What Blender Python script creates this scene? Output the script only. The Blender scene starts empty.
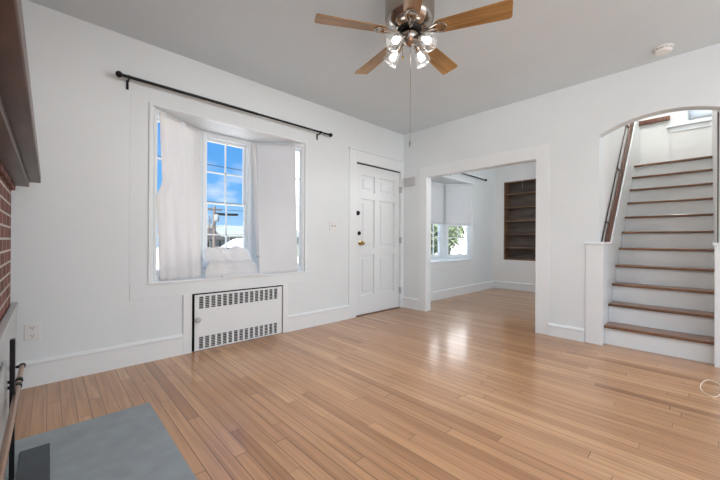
import bpy, bmesh, math, random
from mathutils import Matrix, Vector, noise
R = random.Random(7)
scn = bpy.context.scene
COL = scn.collection
PI = math.pi

# ------------------------------------------------------------------ camera
EYE = Vector((0, 0, 1.02))
yaw, pitch, roll = 0.8101, 0.0019, 0.0057
F = Vector((-math.sin(yaw)*math.cos(pitch), math.cos(yaw)*math.cos(pitch), math.sin(pitch)))
R0 = Vector((math.cos(yaw), math.sin(yaw), 0)); U0 = R0.cross(F)
RX = R0*math.cos(roll) + U0*math.sin(roll); UX = U0*math.cos(roll) - R0*math.sin(roll)
cd = bpy.data.cameras.new('camera'); cam = bpy.data.objects.new('camera', cd); COL.objects.link(cam)
cd.sensor_width = 36; cd.lens = 327.83/720*36; cd.clip_start = 0.02; cd.clip_end = 500
cam.matrix_world = Matrix(((RX.x, UX.x, -F.x, EYE.x), (RX.y, UX.y, -F.y, EYE.y), (RX.z, UX.z, -F.z, EYE.z), (0, 0, 0, 1)))
scn.camera = cam

# ------------------------------------------------------------------ exposure, sky, lights
scn.view_settings.view_transform = 'Standard'; scn.view_settings.look = 'None'
scn.view_settings.gamma = 1; scn.view_settings.use_curve_mapping = False
scn.view_settings.exposure = 0.0
scn.cycles.use_denoising = True
scn.cycles.max_bounces = 12; scn.cycles.diffuse_bounces = 8; scn.cycles.transparent_max_bounces = 16
scn.cycles.sample_clamp_indirect = 6.0

SKY_STRENGTH = 1.15
w = bpy.data.worlds.new('sky'); scn.world = w; w.use_nodes = True
nt = w.node_tree; nt.nodes.clear()
def wn(t, **k):
    n = nt.nodes.new(t)
    for a, b in k.items(): setattr(n, a, b)
    return n
wo = wn('ShaderNodeOutputWorld'); bg = wn('ShaderNodeBackground'); tc = wn('ShaderNodeTexCoord')
sep = wn('ShaderNodeSeparateXYZ'); nt.links.new(tc.outputs['Generated'], sep.inputs[0])
grad = wn('ShaderNodeValToRGB'); cr = grad.color_ramp
cr.elements[0].position = 0.0; cr.elements[0].color = (.42, .66, .92, 1)
cr.elements[1].position = .45; cr.elements[1].color = (.04, .26, .80, 1)
e = cr.elements.new(.14); e.color = (.13, .42, .85, 1)
nt.links.new(sep.outputs['Z'], grad.inputs[0])
mp = wn('ShaderNodeMapping'); mp.inputs['Scale'].default_value = (6, 6, 17); mp.inputs['Location'].default_value = (.35, .2, .1)
nt.links.new(tc.outputs['Generated'], mp.inputs[0])
nz = wn('ShaderNodeTexNoise'); nz.inputs['Scale'].default_value = 1.0; nz.inputs['Detail'].default_value = 6; nz.inputs['Roughness'].default_value = .55
nt.links.new(mp.outputs[0], nz.inputs['Vector'])
cl = wn('ShaderNodeValToRGB'); cl.color_ramp.elements[0].position = .52; cl.color_ramp.elements[0].color = (0, 0, 0, 1)
cl.color_ramp.elements[1].position = .68; cl.color_ramp.elements[1].color = (1, 1, 1, 1)
nt.links.new(nz.outputs['Fac'], cl.inputs[0])
mask = wn('ShaderNodeValToRGB'); mask.color_ramp.elements[0].position = .02; mask.color_ramp.elements[0].color = (1, 1, 1, 1)
mask.color_ramp.elements[1].position = .24; mask.color_ramp.elements[1].color = (.1, .1, .1, 1)
nt.links.new(sep.outputs['Z'], mask.inputs[0])
mm = wn('ShaderNodeMath', operation='MULTIPLY'); nt.links.new(cl.outputs[0], mm.inputs[0]); nt.links.new(mask.outputs[0], mm.inputs[1])
mx = wn('ShaderNodeMixRGB'); nt.links.new(mm.outputs[0], mx.inputs[0]); nt.links.new(grad.outputs[0], mx.inputs[1])
mx.inputs[2].default_value = (.86, .92, 1.0, 1)
hz = wn('ShaderNodeVectorMath', operation='DOT_PRODUCT'); nrm = wn('ShaderNodeVectorMath', operation='NORMALIZE'); nt.links.new(tc.outputs['Generated'], nrm.inputs[0])
nt.links.new(nrm.outputs[0], hz.inputs[0]); hz.inputs[1].default_value = Vector((-.50, .85, .14)).normalized()
hr_ = wn('ShaderNodeMapRange'); hr_.interpolation_type = 'SMOOTHSTEP'; hr_.inputs[1].default_value = .84; hr_.inputs[2].default_value = .97; nt.links.new(hz.outputs['Value'], hr_.inputs[0])
hm = wn('ShaderNodeMixRGB'); nt.links.new(hr_.outputs[0], hm.inputs[0]); nt.links.new(mx.outputs[0], hm.inputs[1]); hm.inputs[2].default_value = (5.0, 5.1, 5.2, 1)
nt.links.new(hm.outputs[0], bg.inputs[0]); bg.inputs[1].default_value = SKY_STRENGTH
nt.links.new(bg.outputs[0], wo.inputs[0])

def area(name, loc, direction, sx, sy, power, color=(1, 1, 1)):
    l = bpy.data.lights.new(name, 'AREA'); l.shape = 'RECTANGLE'; l.size = sx; l.size_y = sy; l.energy = power; l.color = color
    o = bpy.data.objects.new(name, l); COL.objects.link(o); o.location = loc
    o.rotation_euler = Vector(direction).to_track_quat('-Z', 'Y').to_euler(); return o
def spot(name, loc, direction, r, power, color=(1, 1, 1), cone=165):
    l = bpy.data.lights.new(name, 'SPOT'); l.shadow_soft_size = r; l.energy = power; l.color = color; l.spot_size = math.radians(cone); l.spot_blend = .4
    o = bpy.data.objects.new(name, l); COL.objects.link(o); o.location = loc
    o.rotation_euler = Vector(direction).to_track_quat('-Z', 'Y').to_euler(); return o
def point(name, loc, r, power, color=(1, 1, 1)):
    l = bpy.data.lights.new(name, 'POINT'); l.shadow_soft_size = r; l.energy = power; l.color = color
    o = bpy.data.objects.new(name, l); COL.objects.link(o); o.location = loc; return o
FILL_TINT = (.975, .985, 1.0)
area('fill_light_side', (3.30, 1.75, 1.70), (-1, 0, -.12), 3.2, 1.2, 60, FILL_TINT)       # added fill lamp at a hole in the unseen right wall
area('fill_light_rear', (1.75, -.60, 1.60), (-.7, 1, -.15), 2.0, 1.2, 20, FILL_TINT)  # added fill lamp at a hole in the unseen front wall
area('fill_light_dining', (-0.78, 5.5, 1.45), (-1, 0, -.05), 1.6, 1.5, 90, FILL_TINT)      # added fill lamp for the second room, no window behind it
sun = bpy.data.lights.new('sun', 'SUN'); sun.energy = 18.0; sun.angle = .02; sun.color = (1, .97, .92)
so = bpy.data.objects.new('sun', sun); COL.objects.link(so); so.rotation_euler = Vector((-.38, .60, -.70)).to_track_quat('-Z', 'Y').to_euler()

# ------------------------------------------------------------------ materials
def material(name):
    m = bpy.data.materials.new(name); m.use_nodes = True
    t = m.node_tree; b = t.nodes['Principled BSDF']
    return m, t, b
def plain(name, c, rough=.5, metal=0., bump=.0, bscale=60, var=.03, vscale=3., coat=0.):
    m, t, b = material(name)
    n = t.nodes.new('ShaderNodeTexNoise'); n.inputs['Scale'].default_value = vscale; n.inputs['Detail'].default_value = 4
    tcn = t.nodes.new('ShaderNodeTexCoord'); t.links.new(tcn.outputs['Object'], n.inputs['Vector'])
    r = t.nodes.new('ShaderNodeValToRGB')
    r.color_ramp.elements[0].position = .3; r.color_ramp.elements[1].position = .7
    r.color_ramp.elements[0].color = (*[max(0, x*(1-var)) for x in c], 1); r.color_ramp.elements[1].color = (*[min(1, x*(1+var)) for x in c], 1)
    t.links.new(n.outputs['Fac'], r.inputs[0]); t.links.new(r.outputs[0], b.inputs['Base Color'])
    b.inputs['Roughness'].default_value = rough; b.inputs['Metallic'].default_value = metal
    b.inputs['Coat Weight'].default_value = coat
    if bump:
        n2 = t.nodes.new('ShaderNodeTexNoise'); n2.inputs['Scale'].default_value = bscale; n2.inputs['Detail'].default_value = 3
        t.links.new(tcn.outputs['Object'], n2.inputs['Vector'])
        bp = t.nodes.new('ShaderNodeBump'); bp.inputs['Strength'].default_value = bump; bp.inputs['Distance'].default_value = .004
        t.links.new(n2.outputs['Fac'], bp.inputs['Height']); t.links.new(bp.outputs[0], b.inputs['Normal'])
    return m
def wood(name, c1, c2, rough=.4, scale=(2, 30, 30), coat=0.):
    m, t, b = material(name)
    tcn = t.nodes.new('ShaderNodeTexCoord'); mpn = t.nodes.new('ShaderNodeMapping'); mpn.inputs['Scale'].default_value = scale
    t.links.new(tcn.outputs['Object'], mpn.inputs[0])
    n = t.nodes.new('ShaderNodeTexNoise'); n.inputs['Scale'].default_value = 1; n.inputs['Detail'].default_value = 6; n.inputs['Distortion'].default_value = .4
    t.links.new(mpn.outputs[0], n.inputs['Vector'])
    r = t.nodes.new('ShaderNodeValToRGB'); r.color_ramp.elements[0].position = .32; r.color_ramp.elements[1].position = .68
    r.color_ramp.elements[0].color = (*c1, 1); r.color_ramp.elements[1].color = (*c2, 1)
    t.links.new(n.outputs['Fac'], r.inputs[0]); t.links.new(r.outputs[0], b.inputs['Base Color'])
    b.inputs['Roughness'].default_value = rough; b.inputs['Coat Weight'].default_value = coat
    return m
def cloth_mat(name, c, trans=.35):
    m, t, b = material(name)
    n = t.nodes.new('ShaderNodeTexNoise'); n.inputs['Scale'].default_value = 5; tcn = t.nodes.new('ShaderNodeTexCoord')
    t.links.new(tcn.outputs['Object'], n.inputs['Vector'])
    r = t.nodes.new('ShaderNodeValToRGB'); r.color_ramp.elements[0].color = (*[x*.97 for x in c], 1); r.color_ramp.elements[1].color = (*c, 1)
    t.links.new(n.outputs['Fac'], r.inputs[0])
    d = t.nodes.new('ShaderNodeBsdfDiffuse'); tr = t.nodes.new('ShaderNodeBsdfTranslucent'); mixn = t.nodes.new('ShaderNodeMixShader')
    t.links.new(r.outputs[0], d.inputs[0]); t.links.new(r.outputs[0], tr.inputs[0]); mixn.inputs[0].default_value = trans
    t.links.new(d.outputs[0], mixn.inputs[1]); t.links.new(tr.outputs[0], mixn.inputs[2])
    t.nodes.remove(b); t.links.new(mixn.outputs[0], t.nodes['Material Output'].inputs[0])
    return m
def glass_mat(name, tint=(1, 1, 1), refl=.6, milk=0.):
    m, t, b = material(name); t.nodes.remove(b)
    tr = t.nodes.new('ShaderNodeBsdfTransparent'); tr.inputs[0].default_value = (*tint, 1)
    gl = t.nodes.new('ShaderNodeBsdfGlossy'); gl.inputs['Roughness'].default_value = .02
    lw = t.nodes.new('ShaderNodeLayerWeight'); lw.inputs['Blend'].default_value = .5
    pw = t.nodes.new('ShaderNodeMath'); pw.operation = 'POWER'; pw.inputs[1].default_value = 4; t.links.new(lw.outputs['Facing'], pw.inputs[0])
    mul = t.nodes.new('ShaderNodeMath'); mul.operation = 'MULTIPLY_ADD'; mul.inputs[1].default_value = refl; mul.inputs[2].default_value = .04 * refl
    t.links.new(pw.outputs[0], mul.inputs[0])
    mixn = t.nodes.new('ShaderNodeMixShader'); t.links.new(mul.outputs[0], mixn.inputs[0])
    t.links.new(tr.outputs[0], mixn.inputs[1]); t.links.new(gl.outputs[0], mixn.inputs[2])
    if milk:
        d = t.nodes.new('ShaderNodeBsdfDiffuse'); d2 = t.nodes.new('ShaderNodeBsdfTranslucent'); ms = t.nodes.new('ShaderNodeMixShader'); mz = t.nodes.new('ShaderNodeMixShader')
        t.links.new(d.outputs[0], ms.inputs[1]); t.links.new(d2.outputs[0], ms.inputs[2])
        mz.inputs[0].default_value = milk; t.links.new(mixn.outputs[0], mz.inputs[1]); t.links.new(ms.outputs[0], mz.inputs[2]); mixn = mz
    t.links.new(mixn.outputs[0], t.nodes['Material Output'].inputs[0]); return m
def emit_mat(name, c, s):
    m, t, b = material(name); b.inputs['Base Color'].default_value = (*c, 1)
    b.inputs['Emission Color'].default_value = (*c, 1); b.inputs['Emission Strength'].default_value = s; return m

def floor_mat():
    m, t, b = material('oak_strip_floor'); N = t.nodes.new; L = t.links.new
    tcn = N('ShaderNodeTexCoord'); s = N('ShaderNodeSeparateXYZ'); L(tcn.outputs['Object'], s.inputs[0])
    def M(op, a, b_=None, c=None):
        n = N('ShaderNodeMath'); n.operation = op
        for i, v in enumerate((a, b_, c)):
            if v is None: continue
            if isinstance(v, (int, float)): n.inputs[i].default_value = v
            else: L(v, n.inputs[i])
        return n.outputs[0]
    BW, BL = .064, 1.25
    yr = M('DIVIDE', s.outputs['Y'], BW); row = M('FLOOR', yr); fy = M('FRACT', yr)
    wn1 = N('ShaderNodeTexWhiteNoise'); wn1.noise_dimensions = '1D'; L(row, wn1.inputs['W'])
    xr = M('ADD', M('DIVIDE', s.outputs['X'], BL), M('MULTIPLY', wn1.outputs['Value'], 9.0)); colm = M('FLOOR', xr); fx = M('FRACT', xr)
    cmb = N('ShaderNodeCombineXYZ'); L(row, cmb.inputs[0]); L(colm, cmb.inputs[1])
    wn2 = N('ShaderNodeTexWhiteNoise'); wn2.noise_dimensions = '2D'; L(cmb.outputs[0], wn2.inputs['Vector'])
    ramp = N('ShaderNodeValToRGB'); r = ramp.color_ramp
    r.elements[0].position = 0; r.elements[0].color = (.36, .182, .088, 1)
    r.elements[1].position = 1; r.elements[1].color = (.57, .335, .180, 1)
    e = r.elements.new(.15); e.color = (.455, .245, .124, 1); e = r.elements.new(.75); e.color = (.50, .28, .145, 1)
    L(wn2.outputs['Value'], ramp.inputs[0])
    # grain, drawn out along the boards and shifted from board to board
    off = N('ShaderNodeCombineXYZ'); L(M('MULTIPLY', wn2.outputs['Value'], 40), off.inputs[2])
    add = N('ShaderNodeVectorMath'); L(tcn.outputs['Object'], add.inputs[0]); L(off.outputs[0], add.inputs[1])
    mpn = N('ShaderNodeMapping'); mpn.inputs['Scale'].default_value = (1.6, 45, 1); L(add.outputs[0], mpn.inputs[0])
    g = N('ShaderNodeTexNoise'); g.inputs['Scale'].default_value = 1; g.inputs['Detail'].default_value = 6; g.inputs['Distortion'].default_value = .6; L(mpn.outputs[0], g.inputs['Vector'])
    gr = N('ShaderNodeValToRGB'); gr.color_ramp.elements[0].position = .35; gr.color_ramp.elements[0].color = (.80, .77, .74, 1)
    gr.color_ramp.elements[1].position = .6; gr.color_ramp.elements[1].color = (1.05, 1.05, 1.05, 1); L(g.outputs['Fac'], gr.inputs[0])
    mulc = N('ShaderNodeMixRGB'); mulc.blend_type = 'MULTIPLY'; mulc.inputs[0].default_value = 1; L(ramp.outputs[0], mulc.inputs[1]); L(gr.outputs[0], mulc.inputs[2])
    # worn finish: broad cloudy patches
    wr = N('ShaderNodeTexNoise'); wr.inputs['Scale'].default_value = 1.1; wr.inputs['Detail'].default_value = 3; L(tcn.outputs['Object'], wr.inputs['Vector'])
    wrr = N('ShaderNodeValToRGB'); wrr.color_ramp.elements[0].position = .35; wrr.color_ramp.elements[0].color = (.93, .90, .86, 1)
    wrr.color_ramp.elements[1].position = .65; wrr.color_ramp.elements[1].color = (1.06, 1.07, 1.08, 1); L(wr.outputs['Fac'], wrr.inputs[0])
    m2 = N('ShaderNodeMixRGB'); m2.blend_type = 'MULTIPLY'; m2.inputs[0].default_value = 1; L(mulc.outputs[0], m2.inputs[1]); L(wrr.outputs[0], m2.inputs[2])
    # seams between strips
    ey = M('MINIMUM', fy, M('SUBTRACT', 1, fy)); ex = M('MULTIPLY', M('MINIMUM', fx, M('SUBTRACT', 1, fx)), BL/BW)
    ed = M('MINIMUM', ey, ex)
    sw = M('MULTIPLY_ADD', wn1.outputs['Value'], .030, .012)
    seam = M('LESS_THAN', ed, sw)
    dk = N('ShaderNodeMixRGB'); L(M('MULTIPLY', seam, .75), dk.inputs[0]); L(m2.outputs[0], dk.inputs[1]); dk.inputs[2].default_value = (.05, .025, .014, 1)
    L(dk.outputs[0], b.inputs['Base Color'])
    rg = M('MULTIPLY_ADD', g.outputs['Fac'], .10, .25); L(M('MULTIPLY_ADD', wr.outputs['Fac'], .10, rg), b.inputs['Roughness'])
    bp = N('ShaderNodeBump'); bp.inputs['Strength'].default_value = .25; bp.inputs['Distance'].default_value = .002
    cup = M('ADD', M('MULTIPLY', wn2.outputs['Value'], .5), M('SUBTRACT', 1, seam)); L(cup, bp.inputs['Height']); L(bp.outputs[0], b.inputs['Normal'])
    b.inputs['Coat Weight'].default_value = .5; b.inputs['Coat Roughness'].default_value = .15
    b.inputs['Specular IOR Level'].default_value = .35
    return m
def brick_mat():
    m, t, b = material('red_brick'); N = t.nodes.new; L = t.links.new
    tcn = N('ShaderNodeTexCoord'); s = N('ShaderNodeSeparateXYZ'); L(tcn.outputs['Object'], s.inputs[0])
    ad = N('ShaderNodeMath'); ad.operation = 'ADD'; L(s.outputs['X'], ad.inputs[0]); L(s.outputs['Y'], ad.inputs[1])
    c = N('ShaderNodeCombineXYZ'); L(ad.outputs[0], c.inputs[0]); L(s.outputs['Z'], c.inputs[1])
    br = N('ShaderNodeTexBrick'); L(c.outputs[0], br.inputs['Vector']); br.inputs['Scale'].default_value = 1
    br.inputs['Brick Width'].default_value = .205; br.inputs['Row Height'].default_value = .068; br.inputs['Mortar Size'].default_value = .006
    br.inputs['Color1'].default_value = (.11, .036, .027, 1); br.inputs['Color2'].default_value = (.20, .068, .048, 1); br.inputs['Mortar'].default_value = (.50, .46, .42, 1)
    L(br.outputs['Color'], b.inputs['Base Color']); b.inputs['Roughness'].default_value = .85
    bp = N('ShaderNodeBump'); bp.invert = True; bp.inputs['Strength'].default_value = .7; bp.inputs['Distance'].default_value = .006
    L(br.outputs['Fac'], bp.inputs['Height']); L(bp.outputs[0], b.inputs['Normal']); return m

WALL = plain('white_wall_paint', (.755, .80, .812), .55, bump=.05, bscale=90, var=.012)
WALL2 = plain('wall_paint_bounce_offset', (.81, .81, .80), .55, bump=.05, bscale=90, var=.012)  # same white paint, colour warmed in place of missing floor bounce light
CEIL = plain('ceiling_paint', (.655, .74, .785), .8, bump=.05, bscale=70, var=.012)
TRIM = plain('white_trim_paint', (.80, .835, .845), .36, var=.01)
DOORP = plain('white_door_paint', (.78, .815, .825), .38, var=.012)
FLOOR = floor_mat()
BRICK = brick_mat()
MANTEL = wood('dark_stained_mantel_wood', (.055, .032, .022), (.13, .085, .062), .38, (3, 26, 26))
SLATE = plain('bluestone', (.25, .285, .305), .45, bump=.25, bscale=24, var=.10, vscale=11)
DARKSLATE = plain('dark_iron_plate', (.035, .045, .055), .38, var=.2, vscale=9)
BLACK = plain('black_metal', (.012, .012, .013), .38, .6, var=.1)
HOLE = plain('black_recess', (.008, .008, .008), .9, var=.1)
STEEL = plain('painted_steel', (.50, .52, .52), .4, .2, var=.05)
COPPER = plain('copper_rod', (.42, .27, .20), .28, .9, var=.12)
NICKEL = plain('antique_nickel', (.42, .38, .34), .2, 1., var=.08, vscale=12)
BRASS = plain('brass', (.55, .38, .16), .25, 1., var=.08)
BLADE = wood('oak_fan_blade', (.23, .125, .042), (.42, .24, .085), .4, (3, 40, 40), coat=.2)
TREAD = wood('oak_stair_tread', (.12, .054, .027), (.24, .115, .06), .32, (1.5, 30, 30), coat=.2)
RAILW = wood('brown_rail_wood', (.085, .028, .014), (.16, .058, .030), .5, (20, 3, 3))
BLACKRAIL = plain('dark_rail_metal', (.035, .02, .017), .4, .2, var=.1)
SHELFW = wood('walnut_bookcase_wood', (.12, .062, .032), (.25, .14, .078), .45, (2, 22, 22))
SHELFB = wood('bookcase_back_boards', (.055, .038, .03), (.14, .105, .085), .5, (2, 4, 9))
SHEER = cloth_mat('white_sheet_cloth', (.89, .87, .85), .42)
THIN = cloth_mat('thin_sheer_cloth', (.95, .95, .95), .85)
SHADE = cloth_mat('white_blind_cloth', (.80, .81, .82), .22)
GLASS = glass_mat('window_glass'); FANGLASS = glass_mat('clear_shade_glass', (.97, .98, .98), .8, .07)
PLASTIC = plain('white_plastic', (.78, .78, .77), .4, var=.01)
GREYP = plain('grey_plastic', (.50, .50, .50), .45, var=.02)
SLOT = plain('dark_slot', (.03, .03, .03), .7, var=.05)
BULB = emit_mat('lit_bulb', (1, .97, .92), 5)
DOME = emit_mat('lit_glass_dome', (1, .97, .93), 1.6)
CORD = plain('cream_cord', (.80, .70, .58), .5, var=.03)

# ------------------------------------------------------------------ mesh helpers (everything is given in world coordinates)
class MB:
    def __init__(self, M=None): self.bm = bmesh.new(); self.M = M or Matrix.Identity(4)
    def v(self, p): return self.bm.verts.new(self.M @ Vector(p))
    def face(self, ps):
        try: return self.bm.faces.new([self.v(p) for p in ps])
        except ValueError: pass
    def box(self, x0, x1, y0, y1, z0, z1):
        if x0 > x1: x0, x1 = x1, x0
        if y0 > y1: y0, y1 = y1, y0
        if z0 > z1: z0, z1 = z1, z0
        V = [self.v(p) for p in ((x0,y0,z0),(x1,y0,z0),(x1,y1,z0),(x0,y1,z0),(x0,y0,z1),(x1,y0,z1),(x1,y1,z1),(x0,y1,z1))]
        for f in ((0,3,2,1),(4,5,6,7),(0,1,5,4),(1,2,6,5),(2,3,7,6),(3,0,4,7)): self.bm.faces.new([V[i] for i in f])
        return self
    def prism(self, poly, axis, t0, t1):
        """poly: (p,q) pairs in the two other axes, in axis order"""
        def P(a, t):
            return {0: (t, a[0], a[1]), 1: (a[0], t, a[1]), 2: (a[0], a[1], t)}[axis]
        A = [self.v(P(a, t0)) for a in poly]; B = [self.v(P(a, t1)) for a in poly]; n = len(poly)
        self.bm.faces.new(A); self.bm.faces.new(B[::-1])
        for i in range(n): self.bm.faces.new((A[i], B[i], B[(i+1) % n], A[(i+1) % n]))
        return self
    def tube(self, p0, p1, r0, r1=None, seg=16, caps=True):
        p0 = Vector(p0); p1 = Vector(p1); r1 = r0 if r1 is None else r1
        d = (p1-p0).normalized(); a = d.orthogonal().normalized(); b = d.cross(a)
        A = []; B = []
        for i in range(seg):
            t = 2*PI*i/seg; o = a*math.cos(t) + b*math.sin(t)
            A.append(self.v(p0+o*r0)); B.append(self.v(p1+o*r1))
        for i in range(seg): self.bm.faces.new((A[i], A[(i+1) % seg], B[(i+1) % seg], B[i]))
        if caps: self.bm.faces.new(A[::-1]); self.bm.faces.new(B)
        return self
    def path(self, pts, r, seg=8, closed=False):
        pts = [Vector(p) for p in pts]; n = len(pts); rings = []; prev = None
        for i, p in enumerate(pts):
            q0 = pts[(i-1) % n] if (closed or i > 0) else p; q1 = pts[(i+1) % n] if (closed or i < n-1) else p
            d = (q1-q0).normalized()
            a = (prev - d*prev.dot(d)).normalized() if prev is not None else d.orthogonal().normalized()
            prev = a; b = d.cross(a)
            rr = r(i/(n-1)) if callable(r) else r
            rings.append([self.v(p+(a*math.cos(2*PI*k/seg)+b*math.sin(2*PI*k/seg))*rr) for k in range(seg)])
        m = n if closed else n-1
        for i in range(m):
            A, B = rings[i], rings[(i+1) % n]
            for k in range(seg): self.bm.faces.new((A[k], A[(k+1) % seg], B[(k+1) % seg], B[k]))
        if not closed: self.bm.faces.new(rings[0][::-1]); self.bm.faces.new(rings[-1])
        return self
    def lathe(self, prof, c=(0, 0, 0), axis=(0, 0, 1), seg=32, open_=False):
        """prof: (radius, distance along axis)"""
        c = Vector(c); d = Vector(axis).normalized(); a = d.orthogonal().normalized(); b = d.cross(a); rings = []
        for r, h in prof:
            if r < 1e-5: rings.append([self.v(c+d*h)]); continue
            rings.append([self.v(c+d*h+(a*math.cos(2*PI*k/seg)+b*math.sin(2*PI*k/seg))*r) for k in range(seg)])
        for A, B in zip(rings, rings[1:]):
            for k in range(seg):
                k2 = (k+1) % seg
                if len(A) == 1 and len(B) == 1: continue
                if len(A) == 1: self.bm.faces.new((A[0], B[k2], B[k]))
                elif len(B) == 1: self.bm.faces.new((A[k], A[k2], B[0]))
                else: self.bm.faces.new((A[k], A[k2], B[k2], B[k]))
        if not open_:
            for ring in (rings[0], rings[-1]):
                if len(ring) > 2: self.bm.faces.new(ring)
        return self
    def sphere(self, c, r, sz=1., seg=16):
        return self.lathe([(r*math.sin(PI*i/10), -r*sz*math.cos(PI*i/10)) for i in range(11)], c, seg=seg)
    def grid(self, fn, nu, nv):
        V = [[self.v(fn(i/nu, j/nv)) for j in range(nv+1)] for i in range(nu+1)]
        for i in range(nu):
            for j in range(nv): self.bm.faces.new((V[i][j], V[i+1][j], V[i+1][j+1], V[i][j+1]))
        return self

def wmat(o):
    M = Matrix.LocRotScale(o.location, o.rotation_euler, None)
    return wmat(o.parent) @ M if o.parent else M
def build(name, mb, mat, parent=None, bevel=0., smooth=False, solid=0., kind=None, label=None, seg=2, base=None):
    bm = mb.bm
    bmesh.ops.recalc_face_normals(bm, faces=bm.faces)
    me = bpy.data.meshes.new(name)
    if parent is None:
        if base is None:
            xs = [v.co for v in bm.verts]
            base = Vector(((min(v.x for v in xs)+max(v.x for v in xs))/2, (min(v.y for v in xs)+max(v.y for v in xs))/2, min(v.z for v in xs)))
        base = Vector(base)
        bmesh.ops.translate(bm, vec=-base, verts=bm.verts)
    else:
        bm.transform(wmat(parent).inverted())
    bm.to_mesh(me); bm.free()
    if smooth is True:
        for p in me.polygons: p.use_smooth = True
    o = bpy.data.objects.new(name, me); COL.objects.link(o)
    if parent is None: o.location = base
    else: o.parent = parent
    me.materials.append(mat)
    if smooth == 'auto':
        for p in me.polygons: p.use_smooth = True
        me.set_sharp_from_angle(angle=math.radians(38))
    if solid:
        md = o.modifiers.new('solid', 'SOLIDIFY'); md.thickness = solid; md.offset = 0
    if bevel:
        md = o.modifiers.new('bevel', 'BEVEL'); md.width = bevel; md.segments = seg; md.limit_method = 'ANGLE'; md.harden_normals = False
    if kind: o['kind'] = kind
    if label: o['label'] = label
    return o
def tag(o, label, cat, group=None):
    o['label'] = label; o['category'] = cat
    if group: o['group'] = group
    return o
def thing(name, label, cat, loc, rz=0., group=None):
    o = bpy.data.objects.new(name, None); COL.objects.link(o); o.location = loc; o.rotation_euler = (0, 0, rz); o.empty_display_size = .1
    return tag(o, label, cat, group)
def setting(name, loc=(0, 0, 0)):
    o = bpy.data.objects.new(name, None); COL.objects.link(o); o.location = loc; o['kind'] = 'structure'; o.empty_display_size = .1
    return o
def struct(name, mb, mat, bevel=0., smooth=False, base=(0, 0, 0)): return build(name, mb, mat, None, bevel, smooth, kind='structure', base=base)
def dup(root, loc=None, rz=None, label=None):
    def cp(o, par):
        c = o.copy(); COL.objects.link(c)
        if par is not None: c.parent = par
        for ch in list(o.children): cp(ch, c)
        return c
    c = cp(root, None)
    if loc is not None: c.location = loc
    if rz is not None: c.rotation_euler = (0, 0, rz)
    if label: c['label'] = label
    return c

# ------------------------------------------------------------------ room numbers
XA = -3.202          # left wall, carrying the bay windows and the entrance door
YB = 3.966           # wall with the wide opening and the stair arch
YF = -.50            # fireplace wall
XR = 3.20
YD = 7.13            # far wall of the second room
H = 2.652
TB = .115            # thickness of the dividing wall
STX0, STX1 = -.69, .07

def holed_wall(mb, axis, pos, thick, u0, u1, z0, z1, holes):
    """a wall sheet with rectangular holes; axis 0: plane x=pos (u is y); axis 1: plane y=pos (u is x); thick signed"""
    us = sorted({u0, u1, *[h[0] for h in holes], *[h[1] for h in holes]}); zs = sorted({z0, z1, *[h[2] for h in holes], *[h[3] for h in holes]})
    def P(u, z, d): return (pos+d, u, z) if axis == 0 else (u, pos+d, z)
    inside = lambda u, z: u0 < u < u1 and z0 < z < z1 and not any(h[0] < u < h[1] and h[2] < z < h[3] for h in holes)
    nu, nz = len(us)-1, len(zs)-1
    S = [[inside((us[i]+us[i+1])/2, (zs[j]+zs[j+1])/2) for j in range(nz)] for i in range(nu)]
    g = lambda i, j: 0 <= i < nu and 0 <= j < nz and S[i][j]
    for i in range(nu):
        for j in range(nz):
            if not S[i][j]: continue
            a, b, c, d = us[i], us[i+1], zs[j], zs[j+1]
            for t in (0, thick): mb.face([P(a, c, t), P(b, c, t), P(b, d, t), P(a, d, t)])
            if not g(i-1, j): mb.face([P(a, c, 0), P(a, d, 0), P(a, d, thick), P(a, c, thick)])
            if not g(i+1, j): mb.face([P(b, c, 0), P(b, d, 0), P(b, d, thick), P(b, c, thick)])
            if not g(i, j-1): mb.face([P(a, c, 0), P(b, c, 0), P(b, c, thick), P(a, c, thick)])
            if not g(i, j+1): mb.face([P(a, d, 0), P(b, d, 0), P(b, d, thick), P(a, d, thick)])
    bmesh.ops.remove_doubles(mb.bm, verts=mb.bm.verts, dist=1e-5)

BAY1 = (.612, 2.175, .655, 2.152); DY = 3.985
BAY2 = (BAY1[0]+DY, BAY1[1]+DY, .665, 2.165)
NICHE = (.945, 1.872, .001, .532); DOOR = (2.972, 3.895, -.01, 2.072)

m = MB(); m.box(XA-.15, XR, YF-.15, YD+.15, -.12, 0); struct('floor', m, FLOOR)
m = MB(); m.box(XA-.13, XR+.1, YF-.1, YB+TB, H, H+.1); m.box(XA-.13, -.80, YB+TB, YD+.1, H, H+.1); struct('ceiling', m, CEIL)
m = MB(); holed_wall(m, 0, XA, -.13, YF-.15, YD+.15, -.01, H, [BAY1, BAY2, NICHE, (DOOR[0], DOOR[1], -.02, DOOR[3])]); struct('wall_left', m, WALL)
m = MB(); m.box(XA, XR, YF-.12, YF, 0, H) if False else holed_wall(m, 1, YF, -.12, XA, XR, 0, H, [(.75, 2.75, .5, 2.2)]); struct('wall_front', m, WALL)
m = MB(); holed_wall(m, 0, XR, .12, YF, YB+TB, 0, H, [(.15, 3.35, .4, 2.3)]); struct('wall_right', m, WALL)
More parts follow.
